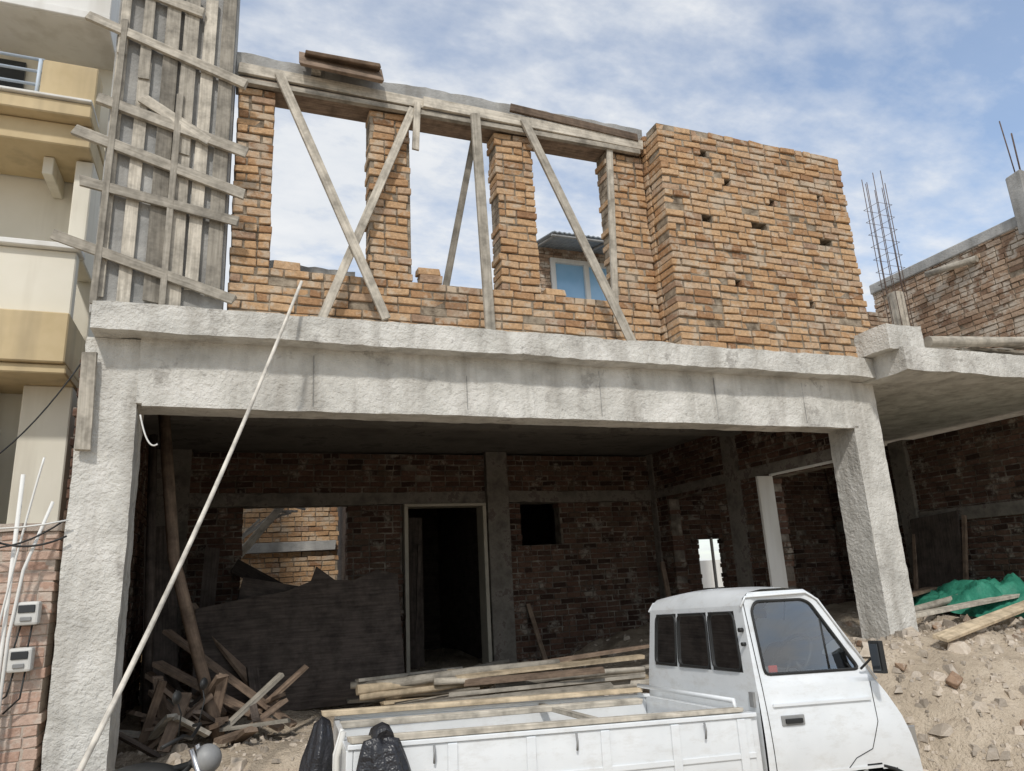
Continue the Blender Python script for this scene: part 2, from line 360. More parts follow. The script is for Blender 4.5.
mb.box(-.88,-.5,9.50,9.60,-1.2,1.71,'conci');mb.box(5.938,6.18,7.45,7.75,-1.25,1.70,'conci',.004);mb.box(5.93,6.17,5.8,9.4,1.03,1.15,'conci',.006)
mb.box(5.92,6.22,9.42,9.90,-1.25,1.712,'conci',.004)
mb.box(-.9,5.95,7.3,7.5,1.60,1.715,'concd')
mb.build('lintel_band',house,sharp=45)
mb=MB('frame')
mb.box(2.11,2.16,9.47,9.75,-1.15,.97,'frame');mb.box(3.20,3.25,9.47,9.75,-1.15,.97,'frame');mb.box(2.11,3.25,9.468,9.748,.972,1.01,'frame')
mb.build('door_frame',house,.004)
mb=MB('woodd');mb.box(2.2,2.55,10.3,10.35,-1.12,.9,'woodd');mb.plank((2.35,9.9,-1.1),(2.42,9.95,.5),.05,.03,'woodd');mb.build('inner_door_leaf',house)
mb=MB('whitep');mb.box(5.93,5.99,6.93,6.98,-1.2,1.0,'whitep');mb.box(5.73,5.95,6.86,6.90,-1.2,1.0,'whitep');mb.box(5.93,5.98,5.8,6.9,1.0,1.028,'whitep');mb.build('side_door_frame',house,.004)
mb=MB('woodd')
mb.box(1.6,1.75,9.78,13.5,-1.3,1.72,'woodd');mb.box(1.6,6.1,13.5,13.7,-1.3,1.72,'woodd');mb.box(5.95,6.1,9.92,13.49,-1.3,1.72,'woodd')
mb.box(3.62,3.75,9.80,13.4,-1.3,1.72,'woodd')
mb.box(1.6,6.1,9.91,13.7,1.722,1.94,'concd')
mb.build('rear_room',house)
mb=MB('brick','mortar')
wall(mb,-2.2,11.6,1,0,0,1,3.75,-1.3,1.9,.22,[],kb='brick',km='mortar')
mb.plank((-.3,11.55,.6),(1.5,11.55,.62),.14,.06,'concg');mb.build('yard_wall',house,.003)
mb=MB('concg')
for i in range(7): mb.plank((-.05+i*.12,10.6,.55+i*.10),(.35+i*.10,10.6,.95+i*.02),.03,.03,'concg')
mb.plank((.0,10.55,.35),(.65,10.55,1.15),.10,.04,'wood');mb.build('yard_stair_rail',house)
# ---------------- side bay
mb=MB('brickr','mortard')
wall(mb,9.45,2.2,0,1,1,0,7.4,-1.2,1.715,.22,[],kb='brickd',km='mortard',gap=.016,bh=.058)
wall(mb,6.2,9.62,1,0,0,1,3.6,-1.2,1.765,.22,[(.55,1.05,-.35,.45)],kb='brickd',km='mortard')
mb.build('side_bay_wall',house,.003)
mb=MB('conci');mb.box(9.40,9.62,2.2,9.5,.45,.62,'conci',.01);mb.box(9.38,9.6,7.9,8.2,-1.2,1.70,'conci',.01)
mb.box(6.75,7.25,9.60,9.66,-.38,-.34,'whitep');mb.box(6.97,7.0,9.60,9.66,-.33,.44,'whitep');mb.build('side_bay_band',house,.01)
mb=MB('whitep');mb.box(6.0,12,15,15.2,-1.5,.15,'whitep');mb.build('white_boundary_wall')
mb=MB('brickr','mortar')
wall(mb,9.45,3.6,0,1,1,0,4.4,ST+.03,4.10,.22,[],kb='brickr',km='mortar',jit=.01)
wall(mb,9.45,7.78,-1,0,0,1,1.0,ST+.03,3.7,.22,[],kb='brickr',km='mortar',jit=.01)
mb.build('upper_side_wall',house,.003)
mb=MB('concg');mb.box(9.43,9.69,3.6,8.0,4.10,4.24,'concg',.02);mb.box(9.30,9.50,5.35,5.55,3.9,4.75,'concg',.02);mb.build('side_wall_coping',house,.015)
mb=MB('wood')
mb.tube([(6.55,5.0,2.10),(7.7,4.91,2.15),(8.9,4.8,2.24)],.06,'wood',10,r1=.045);mb.tube([(7.2,5.35,2.05),(10.1,5.2,2.12)],.04,'wood',10)
for i in range(9):
    x=rnd.uniform(6.5,7.6);mb.plank((x,5.0+rnd.random()*.6,2.02+i*.02),(x+rnd.uniform(1,2),5.1+rnd.random()*.5,2.06+i*.025),.1,.03,'wood',(0,0,1))
mb.tube([(9.3,6.9,3.95),(9.4,6.2,3.9)],.05,'wood',8)
mb.build('roof_timber',house)
mb=MB('rust')
for i in range(8):
    a=i/8*6.283;x=8.72+.15*math.cos(a);y=7.0+.14*math.sin(a)
    mb.tube([(x,y,2.0),(x+rnd.uniform(-.01,.01),y,4),(x+rnd.uniform(-.03,.03),y,5.35+rnd.uniform(0,.2))],.006,'rust',6)
for i in range(7):
    z=3.8+i*.2;mb.tube([(8.72+sx_*.14,7+sy_*.13,z) for sx_,sy_ in ((1,1),(-1,1),(-1,-1),(1,-1))],.0035,'rust',5,True)
mb.box(8.66,8.82,6.94,7.08,ST+.03,3.65,'wood',.01)
mb.build('column_rebar',house)
mb=MB('rust')
mb.tube([(9.42,5.40,4.7),(9.44,5.4,5.35)],.010,'rust',6);mb.tube([(9.45,5.48,4.7),(9.43,5.5,5.6)],.008,'rust',6)
mb.build('corner_rebar',house)
# ---------------- things stored inside
def logpile(name,items,parent=None):
    mb=MB('wood')
    for it in items:
        if it[0]=='t': mb.tube([it[1],((Vector(it[1])+Vector(it[2]))/2+Vector((0,0,rnd.uniform(-.02,.02)))),it[2]],it[3],it[4],9,r1=it[3]*.75)
        else: mb.plank(it[1],it[2],it[3],.03,it[4],(rnd.uniform(-.25,.25),rnd.uniform(-.25,.25),1))
    return mb.build(name,parent)
def ss(a,b,t):
    t=max(0,min(1,(t-a)/(b-a)));return t*t*(3-2*t)
def gz(x,y):
    rx=ss(3.9,5.8,x)
    lvl=-1.15+(.42)*rx
    y0=4.95+(2.9-4.95)*ss(4.0,5.4,x);y1=5.75+(5.3-5.75)*rx
    s=ss(y0,y1,y)
    far=ss(12,20,max(abs(x),abs(y)))
    z=-1.67+(lvl+1.67)*s*(1-far)
    n=noise.noise(Vector((x*.9,y*.9,0)))*.10+noise.noise(Vector((x*3,y*3,3)))*.06+noise.noise(Vector((x*9,y*9,7)))*.026+noise.noise(Vector((x*21,y*21,4)))*.010
    return z+n*(.35+.65*s)*(1-.6*far)
items=[]
for i in range(38):
    x=rnd.uniform(1.0,2.4);y=rnd.uniform(6.4,7.6);L=rnd.uniform(.9,2.1);z=-1.08+rnd.random()*.34*(1-abs(y-7)/.9)
    r=rnd.random();e=(x+L,y-rnd.uniform(-.3,.55),z+rnd.uniform(-.07,.10))
    if r<.45: items.append(('t',(x,y,z),e,rnd.uniform(.022,.05),rnd.choice(['wood','woodn'])))
    else: items.append(('p',(x,y,z),e,rnd.uniform(.05,.12),rnd.choice(['wood','woodn','wood','woodb'])))
logpile('timber_stack',items)
items=[]
for i in range(44):
    x=rnd.uniform(-.6,.3);y=rnd.uniform(6.2,7.5);a=rnd.uniform(0,6.28);L=rnd.uniform(.4,1.1)
    items.append(('p',(x,y,-1.1+rnd.random()*.15),(x+L*math.cos(a)*.6,y+L*math.sin(a)*.4,-1.05+rnd.random()*.45),rnd.uniform(.05,.11),rnd.choice(['wood','woodb','woodb','woodd'])))
logpile('scrap_timber_pile',items)
mb=MB('woodb')
mb.tube([(-.62,7.0,1.6),(-.45,6.9,.3),(-.02,6.6,-1.12)],.05,'woodb',9)
mb.tube([(-.75,7.6,1.5),(-.6,7.3,-1.1)],.04,'woodd',9)
mb.plank((-.55,7.2,-.55),(.45,6.7,-1.1),.14,.03,'woodb',(0,0,1));mb.plank((-.5,7.3,-.3),(.55,6.8,-1.1),.10,.03,'woodb',(0,0,1))
mb.plank((-.35,8.2,-.1),(.4,7.6,-1.05),.12,.03,'woodb',(0,0,1));mb.plank((-.2,9.2,.5),(-.25,8.7,-1.1),.16,.03,'woodd');mb.plank((.05,9.3,.3),(1.2,8.9,-.4),.16,.04,'woodd')
mb.plank((-.7,8.4,.7),(-.55,8.0,-1.1),.3,.02,'woodd')
mb.build('leaning_pole')
mb=MB('woodd')
P=[(-.28,-1.12),(1.72,-1.12),(1.72,.10),(1.50,.16),(1.25,.06),(1.05,.07),(.86,.22),(.80,.07),(.55,-.02),(.2,-.06),(-.3,-.14)]
o=len(mb.v)
for (x,z) in P: mb.v.append((x,7.75+(z+1.12)*.30+.02*math.sin(x*3),z))
for (x,z) in P: mb.v.append((x,7.78+(z+1.12)*.30+.02*math.sin(x*3),z))
n=len(P);uvs=[(x,z) for x,z in P]
mb.face(list(range(o,o+n)),'woodd',uvs);mb.face(list(range(o+n,o+2*n))[::-1],'woodd',uvs[::-1])
for i in range(n): j=(i+1)%n;mb.face([o+j,o+i,o+n+i,o+n+j],'woodd')
mb.plank((.1,8.3,.0),(1.5,8.3,-.3),.3,.02,'woodd')
mb.build('plywood_sheet')
mb=MB('woodb');mb.plank((3.95,9.35,-1.1),(3.8,9.5,-.35),.06,.03,'woodb');mb.plank((5.8,9.0,-1.1),(5.85,9.3,.1),.07,.03,'woodb');mb.build('leaning_board')
mb=MB('concg');mb.plank((9.1,7.5,-.65),(9.35,7.6,.55),.75,.04,'woodd',(-1,0,0));mb.plank((9.0,7.1,-.65),(9.36,7.15,.5),.05,.04,'woodb',(-1,0,0));mb.plank((9.05,7.9,-.65),(9.36,7.95,.52),.05,.04,'woodb',(-1,0,0));mb.build('leaning_shutter_panel')
mb=MB('bamboo')
A=Vector((.40,5.16,2.20));B=Vector((-1.03,4.0,-1.75));pts=[]
for i in range(25):
    t=i/24;p=A.lerp(B,t);p.x+=.06*math.sin(t*3.1);p.z-=.03*math.sin(t*3.1);pts.append(p)
mb.tube(pts,.011,'bamboo',10,r1=.016)
mb.build('thin_pole')
# ---------------- ground
def axis(a,b,st,far,grow=1.25):
    L=list(np.arange(a,b+1e-6,st));d=st;x=a
    pre=[]
    while x>-far: d*=grow;x-=d;pre.append(x)
    post=[];d=st;x=L[-1]
    while x<far: d*=grow;x+=d;post.append(x)
    return pre[::-1]+L+post
ax=axis(-2.5,9.4,.05,900);ay=axis(2.4,9.6,.05,900)
mb=MB('dirt');mb.grid([[(x,y,gz(x,y)) for x in ax] for y in ay],'dirt');mb.build('ground')
mb=MB('rock')
for i in range(5600):
    t=rnd.random()
    if t<.70: x=rnd.uniform(4.3,9.2);y=rnd.uniform(3.0,6.6)
    elif t<.88: x=rnd.uniform(-.5,5.7);y=rnd.uniform(5.2,7.5)
    else: x=rnd.uniform(-.8,6);y=rnd.uniform(5.5,9.4)
    r=min(.08,.008+rnd.expovariate(1/.012))
    if x>4.3 and y<6.6 and rnd.random()<.05:r=min(.11,r*2.6)
    mb.rock((x,y,gz(x,y)+r*.1),r,'rock')
mb.build('rubble',None,.005)
mb=MB('brickr')
for i in range(26):
    x=rnd.uniform(5.0,8.5);y=rnd.uniform(3.8,6.5)
    z=gz(x,y)+.015;a=rnd.random()*3;L=rnd.uniform(.03,.07)
    mb.plank((x-L*math.cos(a),y-L*math.sin(a),z),(x+L*math.cos(a),y+L*math.sin(a),z+rnd.uniform(-.03,.05)),.08,.05,'brickr',(rnd.uniform(-.5,.5),rnd.uniform(-.5,.5),1),.012)
mb.build('broken_bricks',None,.006)
mb=MB('woodn');mb.plank((5.75,4.85,-.70),(7.9,5.35,-.50),.13,.035,'woodn',(0,-.3,1));mb.plank((5.9,5.6,-.60),(8.4,6.0,-.50),.14,.04,'wood',(0,0,1));mb.plank((6.4,5.2,-.72),(8.8,5.9,-.55),.1,.05,'wood',(0,0,1));mb.tube([(6.3,5.9,-.60),(9.0,6.6,-.42)],.04,'wood',8)
mb.plank((6.6,6.3,-.5),(8.2,6.9,-.40),.16,.03,'woodb',(0,0,1))
mb.build('site_planks',None,.003)
mb=MB('tarp');P=[]
for i in range(50):
    row=[]
    for j in range(38):
        u=i/49;w=j/37;x=7.5+u*1.85;y=5.75+w*1.4
        edge=min(1,min(u,1-u,w,1-w)*5)
        z=gz(x,y)+.04+.34*max(0,math.sin(math.pi*u))**.7*max(0,math.sin(math.pi*w))**.8+edge*(.15*noise.noise(Vector((x*4,y*4,1)))+.10*abs(noise.noise(Vector((x*9,y*6,2))))+.035*noise.noise(Vector((x*22,y*22,2))))
        row.append((x+.14*noise.noise(Vector((x*3,y*3,5))),y+.14*noise.noise(Vector((x*3,y*3,8))),z))
    P.append(row)
mb.grid(P,'tarp');mb.build('green_tarpaulin')
# ================================================================ background rooftop room
rr=empty('rooftop_room')
mb=MB('brickr','mortar');wall(mb,5.35,12.0,1,0,0,1,4.0,1.97,6.35,.22,[(.33,2.4,3.5,6.1)],kb='brickr',km='mortar');mb.build('walls',rr)
mb=MB('whitep')
for x in (5.68,6.42,7.08,7.70): mb.box(x,x+.10,11.97,12.06,3.5,6.1,'whitep')
for z in (3.5,6.02): mb.box(5.682,7.798,11.965,12.055,z,z+.09,'whitep')
mb.box(5.74,7.7,12.03,12.04,3.5,6.1,'blue');mb.build('window',rr)
mb=MB('canopy');P=[]
for i in range(2):
    P.append([(5.3+j*.05,11.0+i*1.6,6.15+i*.35+.02*(j%2)) for j in range(70)])
mb.grid(P,'canopy',smooth=False);mb.build('corrugated_awning',rr,solid=.02)
mb=MB('grey')
for x in (5.4,6.5,7.6): mb.tube([(x,11.05,6.12),(x,12.4,6.4)],.025,'grey',6)
mb.tube([(5.3,11.05,6.1),(8.7,11.05,6.1)],.025,'grey',6);mb.build('awning_frame',rr)
# ================================================================ neighbour house
nb=empty('cream_neighbour_house')
mb=MB('cream')
R=-1.27;Lx=-6.5
mb.box(Lx,R,6.95,7.6,-1.8,6.6,'cream')
mb.box(Lx,R-.02,6.3,6.42,2.20,2.76,'cream')
mb.box(Lx,R-.003,6.45,6.94,-1.8,.45,'cream')
mb.box(R-.35,R-.002,6.6,6.94,.452,1.70,'cream')
mb.box(Lx,R-.6,6.6,6.8,1.3,1.70,'cream')
mb.box(Lx,-1.72,6.6,6.8,.452,.60,'cream')
mb.box(R-.14,R-.004,6.47,6.94,2.76,3.70,'cream')
mb.build('walls',nb,.01)
mb=MB('ochre')
mb.box(Lx,R,6.18,6.94,1.78,2.19,'ochre');mb.box(Lx,R+.01,6.22,6.93,1.70,1.775,'ochre')
mb.box(Lx,R,6.15,6.94,3.93,4.06,'ochre');mb.box(Lx,R-.01,6.28,6.93,3.72,3.925,'ochre')
mb.box(R-.42,R-.002,6.25,6.5,4.063,4.50,'ochre')
mb.build('cornice',nb,.01)
mb=MB('whitep')
mb.box(Lx,R+.01,6.24,6.46,2.763,2.81,'whitep');mb.box(Lx,R,6.12,6.5,4.064,4.09,'whitep')
mb.box(Lx,R+.03,6.3,7.7,5.0,5.6,'whitep');mb.box(Lx,R+.04,6.26,6.299,5.0,5.08,'whitep')
mb.box(-1.66,-1.58,6.5,6.94,3.55,3.715,'cream')
for x in (-1.76,-2.4,-3.1): mb.box(x-.03,x+.03,6.56,6.6,.6,1.3,'whitep')
mb.box(-3.1,-1.73,6.555,6.595,1.27,1.33,'whitep');mb.box(-3.1,-1.73,6.55,6.59,.58,.63,'whitep')
mb.build('trim',nb,.006)
mb=MB('darkglass');mb.box(-3.1,-1.75,6.63,6.65,.6,1.3,'darkglass');mb.box(-3.2,-2.0,6.91,6.945,4.2,4.9,'darkglass')
for i in range(14): mb.tube([(-1.8-i*.1,6.58,.6),(-1.8-i*.1,6.58,1.3)],.006,'rust',5)
mb.build('windows',nb)
mb=MB('rail')
for z in (4.15,4.27,4.40,4.52): mb.tube([(Lx,6.3,z),(R-.42,6.3,z)],.014,'rail',6)
for i in range(8): mb.tube([(R-.45-i*.6,6.3,4.08),(R-.45-i*.6,6.3,4.52)],.018,'rail',6)
mb.build('balcony_railing',nb)
pw=empty('pink_brick_wall')
mb=MB('brickp','mortarp');wall(mb,-2.9,5.50,1,0,0,1,1.86,-1.75,.44,.2,[],kb='brickp',km='mortarp',bl=.16,bh=.055,gap=.010,jit=.003,proud=.005);mb.build('brickwork',pw,.003)
mb=MB('concg');mb.rbox(-2.9,-1.035,5.48,5.72,.445,.50,'mortarp',.01);mb.build('coping',pw,sharp=45)
for i,(x,z) in enumerate(((-1.16,-.06),(-1.17,-.33))):
    e=empty('electric_meter');mb=MB('plastic')
    mb.box(x-.065,x+.065,5.40,5.49,z-.07,z+.07,'plastic');mb.build('case',e,.015,seg=2)
    mb=MB('darkglass');mb.box(x-.045,x+.045,5.392,5.40,z+.005,z+.05,'darkglass');mb.box(x-.03,x+.03,5.39,5.40,z-.045,z-.02,'grey');mb.build('display',e,.003)
    mb=MB('black');mb.tube([(x-.03,5.44,z-.07),(x-.05,5.43,z-.2),(x-.12,5.44,z-.25),(x-.14,5.45,z-.6)],.006,'black',6);mb.tube([(x+.03,5.44,z-.07),(x+.02,5.43,z-.22),(x-.06,5.44,z-.3)],.006,'black',6);mb.build('cable',e)
mb=MB('whitep')
mb.tube([(-1.27,5.42,.8),(-1.27,5.42,-1.6)],.013,'whitep',8);mb.tube([(-1.08,5.38,.62),(-1.20,5.39,.2),(-1.24,5.4,-.2),(-1.25,5.4,-1.6)],.010,'whitep',8)
mb.build('conduit_pipe')
def cat(a,b,sag,n=16):
    a=Vector(a);b=Vector(b);return [a.lerp(b,i/n)-Vector((0,0,sag*4*(i/n)*(1-i/n))) for i in range(n+1)]
mb=MB('black')
mb.tube(cat((-1.0,5.36,1.55),(-1.9,5.38,.7),.25),.005,'black',5);mb.tube(cat((-1.6,5.36,.55),(-.98,5.36,.40),.12),.007,'black',5)
mb.tube(cat((-1.15,5.35,.9),(-1.3,5.38,-.2),-.05),.007,'whitep',5);mb.tube(cat((-.62,5.36,1.2),(-.5,5.36,1.0),.08),.006,'whitep',5)
mb.tube(cat((-1.9,5.36,.62),(-1.0,5.36,.5),.22),.006,'black',5);mb.tube(cat((-3,5.0,1.2),(-.98,5.36,.5),.3),.006,'whitep',5)
mb.build('hanging_cables')
# ================================================================ pickup truck
S=.945
piv=Vector((2.69,3.46,-.765))
mw=Matrix.Translation(piv)@Matrix.Rotation(math.radians(-5),4,'Z')@Matrix.Rotation(math.radians(1.7),4,'Y')@Matrix.Rotation(math.radians(-3.0),4,'X')@Matrix.Scale(S,4)@Matrix.Translation((-2.42,0,-1.0))
truck=empty('white_pickup_truck',mw)
W=1.40;hw=W/2;B0=.16
def tum(z): return .10*max(0,(z-1.12)/.58)
def Y(s,z): return hw+s*(hw-tum(z))
prof=[(1.12,3.33),(1.06,3.38),(1.0,3.42),(.92,3.47),(.82,3.51),(.7,3.54),(.58,3.55),(.46,3.54),(.38,3.51)]
def xf(z):
    for (za,xa),(zb,xb) in zip(prof,prof[1:]):
        if zb<=z<=za: return xa+(xb-xa)*(za-z)/(za-zb)
    return 3.33 if z>1.12 else 3.51
mb=MB('paint')
for side in (-1,1):
    zs=[.38+.74*i/22 for i in range(23)];P=[]
    for z in zs:
        xe=xf(z)-.085;b=.02*math.sin(math.pi*min(1,max(0,(z-.5)/.62)))
        P.append([(2.42+(xe-2.42)*j/40,Y(side,z)+side*b*min(1,(1-j/40)*5),z) for j in range(41)])
    def mk(i,j):
        p=P[i][j];q=P[i+1][j+1];x=(p[0]+q[0])/2;z=(p[2]+q[2])/2
        return None if math.hypot(x-3.12,z-.32)<.35 else 'paint'
    mb.grid(P,'paint',mk)
    O=[(2.42,1.12),(2.44,1.58),(2.50,1.655),(2.90,1.665),(2.97,1.62),(3.245,1.12)]
    I=[(2.50,1.19),(2.505,1.55),(2.545,1.60),(2.88,1.605),(2.93,1.58),(3.155,1.19)]
    def tess(A):
        out=[]
        for a,b in zip(A,A[1:]+A[:1]):
            for t in range(4): out.append((a[0]+(b[0]-a[0])*t/4,a[1]+(b[1]-a[1])*t/4))
        return out
    OO=tess(O);II=tess(I);MM=[((a[0]+b[0])/2,(a[1]+b[1])/2) for a,b in zip(OO,II)]
    rows=[[(p[0],Y(side,p[1]),p[1]) for p in A+A[:1]] for A in (OO,MM)]
    rows.append([(p[0],Y(side,p[1])-side*.012,p[1]) for p in II+II[:1]])
    mb.grid(rows,'paint')
P=[];sg=[-1+2*j/16 for j in range(17)]
for (z,x) in prof: P.append([(x-.085*abs(s)**3.5,Y(s,z),z) for s in sg])
mb.grid(P,'paint')
rp=[(2.44,1.58),(2.455,1.62),(2.50,1.655),(2.60,1.672),(2.76,1.676),(2.90,1.665),(2.94,1.648),(2.97,1.62)]
P=[]
for k,(x,z) in enumerate(rp):
    P.append([(x+(.035*(1-s*s) if k>4 else 0),Y(s,z),z+.03*(1-s*s)*min(1,k/2)) for s in sg])
mb.grid(P,'paint')
P=[];vs=[0,.05,.12,.3,.5,.7,.88,.95,1];sw=[-1,-.95,-.9,-.7,-.5,-.25,0,.25,.5,.7,.9,.95,1]
for v in vs:
    x=3.33+(3.005-3.33)*v;z=1.12+(1.65-1.12)*v
    P.append([(x-.085*abs(s)**3.5*(1-v)-.035*s*s*v,Y(s,1.12+.5*v),z-.03*v*s*s) for s in sw])
mb.grid(P,'paint',lambda i,j:'glass' if 2<=i<=6 and 2<=j<=9 else ('black' if i>=1 and i<=6 and j>=1 and j<=10 else 'paint'))
zr=[.60,.86,1.12,1.20,1.22,1.53,1.55,1.58];sr=[-1,-.84,-.82,-.37,-.35,-.31,-.29,.29,.31,.35,.37,.82,.84,1]
P=[[(2.42+.02*max(0,(z-1.12)/.46),Y(s,z),z) for s in sr] for z in zr]
def mk(i,j):
    if i==4 and j in (2,6,10): return 'glass'
    if 3<=i<=5 and j in (1,2,3,5,6,7,9,10,11): return 'black'
    return 'paint'
mb.grid(P,'paint',mk,False)
mb.build('cab',truck,sharp=38)
mb=MB('glass')
for side in (-1,1):
    n=len(I);o=len(mb.v)
    for p in I: mb.v.append((p[0],Y(side,p[1])-side*.014,p[1]))
    mb.face(list(range(o,o+n)),'glass')
mb.build('side_glass',truck)
mb=MB('black')
def rounded(A,r=.035):
    out=[];n=len(A)
    for i in range(n):
        p=Vector(A[i]);a=Vector(A[i-1]);b=Vector(A[(i+1)%n]);d1=(a-p);d2=(b-p);rr=min(r,d1.length*.45,d2.length*.45)
        s0=p+d1.normalized()*rr;s1=p+d2.normalized()*rr
        for t in (0,.33,.67,1): out.append(s0*(1-t)**2+p*2*t*(1-t)+s1*t*t)
    return out
for side in (-1,1):
    mb.tube([(p[0],Y(side,p[1])-side*.008,p[1]) for p in rounded(I)],.009,'black',6,True)
    mb.tube([(2.975,Y(side,1.5)-side*.012,1.49),(2.95,Y(side,1.2)-side*.012,1.2)],.006,'black',5)
    D=[(2.52,1.12),(2.50,.60),(2.52,.46),(2.80,.45),(2.88,.62),(3.0,.72),(3.12,.76),(3.19,.9),(3.20,1.12)]
    path=[(2.455,1.60),(2.455,1.12)]+[(x-.03 if x<2.6 else x,z) for x,z in D[1:]]
    dense=[]
    for a,b in zip(path,path[1:]):
        for t in range(5): dense.append((a[0]+(b[0]-a[0])*t/5,a[1]+(b[1]-a[1])*t/5))
    dense.append(path[-1])
    def yb(x,z):
        if z>1.12: return Y(side,z)+side*.0005
        xe=xf(z)-.085;jj=(x-2.42)/(xe-2.42);b=.02*math.sin(math.pi*min(1,max(0,(z-.5)/.62)));return Y(side,z)+side*b*min(1,max(0,(1-jj))*5)
    mb.tube([(x,yb(x,z),z) for x,z in dense],.003,'black',4)
    mb.tube([(3.12+.352*math.cos(t*math.pi/16),yb(3.12+.352*math.cos(t*math.pi/16),.4)+side*.004,.32+.352*math.sin(t*math.pi/16)) for t in range(0,17)],.014,'black',6)
for (a,b) in ((-.83,-.36),(-.30,.30),(.36,.83)):
    R4=rounded([(Y(a,1.21),1.21),(Y(a,1.54),1.54),(Y(b,1.54),1.54),(Y(b,1.21),1.21)],.05)
    mb.tube([(2.42+.02*max(0,(p[1]-1.12)/.46)-.003,p[0],p[1]) for p in R4],.010,'black',6,True)
mb.build('window_seals',truck)
mb=MB('paint')
for side in (-1,1):
    mb.tube([(2.43,Y(side,1.6)+side*.008,1.57),(2.47,Y(side,1.63)+side*.01,1.628),(2.90,Y(side,1.64)+side*.01,1.645),(2.98,Y(side,1.62)+side*.01,1.60),(3.25,Y(side,1.14)+side*.006,1.13)],.008,'paint',6)
mb.box(2.50,3.17,-.024,-.012,1.02,1.034,'paint');mb.box(2.50,3.17,-.026,-.014,.66,.674,'paint')
mb.build('drip_rail',truck)
mb=MB('black')
mb.box(2.56,2.67,-.040,-.016,.93,.955,'black');mb.box(2.54,2.69,-.026,-.014,.918,.972,'grey')
mb.tube([(3.14,-.01,1.19),(3.17,-.06,1.24),(3.18,-.10,1.27)],.008,'black',6);mb.box(3.165,3.195,-.17,-.08,1.17,1.35,'black')
mb.tube([(3.14,W+.01,1.19),(3.18,W+.10,1.27)],.008,'black',6);mb.box(3.165,3.195,W+.08,W+.17,1.17,1.35,'black')
mb.box(3.46,3.61,.02,W-.02,.40,.56,'black');mb.box(3.30,3.48,-.015,.02,.40,.56,'black')
mb.build('mirrors_and_bumper',truck,.012,seg=2)
mb=MB('darkglass');mb.box(3.157,3.163,-.16,-.09,1.185,1.335,'darkglass');mb.box(3.50,3.555,.1,.34,.66,.84,'chrome');mb.box(3.50,3.555,W-.34,W-.1,.66,.84,'chrome')
mb.build('lamps',truck,.01)
mb=MB('black')
for z,r in ((1.44,.013),(1.36,.011)): mb.tube([(2.405,Y(-.95,z),z),(2.432,Y(-.95,z),z)],r,'black',10)
mb.box(2.405,2.425,Y(-.96,1.0),Y(-.90,1.0),1.02,1.10,'grey');mb.build('rear_fittings',truck)
mb=MB('seat')
mb.box(2.50,2.95,.12,.66,.62,.86,'seat');mb.box(2.50,2.95,.74,1.28,.62,.86,'seat')
mb.plank((2.57,.12,1.02),(2.57,.66,1.02),.42,.10,'seat',(1,0,-.2));mb.plank((2.57,.74,1.02),(2.57,1.28,1.02),.42,.10,'seat',(1,0,-.2))
mb.box(3.08,3.29,.10,1.30,.80,1.10,'seat');mb.box(2.46,3.3,.06,1.34,.5,.62,'seat')
mb.build('cab_interior',truck,.03,seg=3)
mb=MB('black')
c=Vector((2.96,.40,1.24));ax1=Vector((0,1,0));ax2=Vector((.55,0,.83)).normalized()
ring=[c+ax1*(.175*math.cos(t*math.pi/12))+ax2*(.175*math.sin(t*math.pi/12)) for t in range(24)]
mb.tube(ring,.012,'black',6,True);mb.tube([ring[0],c,ring[12]],.012,'black',6);mb.tube([c,ring[18]],.012,'black',6);mb.tube([c,c+Vector((.2,0,-.2))],.02,'black',6)
mb.build('steering_wheel',truck)
mb=MB('red');mb.box(2.55,2.61,.05,.06,1.195,1.235,'red');mb.box(3.1,3.2,.55,.65,1.10,1.14,'whitep');mb.tube([(2.94,.35,1.60),(2.92,.36,1.48)],.006,'black',5);mb.box(2.90,2.96,.60,.80,1.50,1.56,'black');mb.build('cab_trinkets',truck,.01)
mb=MB('paint')
mb.box(B0,2.36,0,.035,.60,.975,'paint');mb.box(B0,2.36,W-.035,W,.60,.975,'paint')
mb.box(B0-.035,B0-.002,.0,W,.60,.975,'paint');mb.box(2.362,2.40,.01,W-.01,.60,.985,'paint')
mb.box(B0,2.36,.036,W-.036,.58,.62,'paint')
for y in (-.012,W-.05): mb.box(B0-.03,2.39,y,y+.062,.977,1.0,'paint')
for i in range(6):
    x=B0+.05+i*.41;mb.box(x,x+.05,-.014,-.001,.605,.972,'paint')
mb.box(B0,2.36,-.009,-.0012,.77,.80,'paint')
mb.box(B0,2.38,.03,.08,.44,.575,'paint');mb.box(B0,2.38,W-.08,W-.03,.44,.575,'paint')
mb.build('cargo_bed',truck,.008,seg=2)
mb=MB('paint')
mb.tube([(2.30,.06,1.0),(2.30,.06,1.06),(2.30,W-.06,1.06),(2.30,W-.06,1.0)],.014,'paint',8)
for x in (.55,1.3,2.05): mb.tube([(x,-.018,.97),(x,-.03,.93),(x,-.018,.89)],.006,'grey',6)
mb.build('headboard_rail',truck)
mb=MB('black')
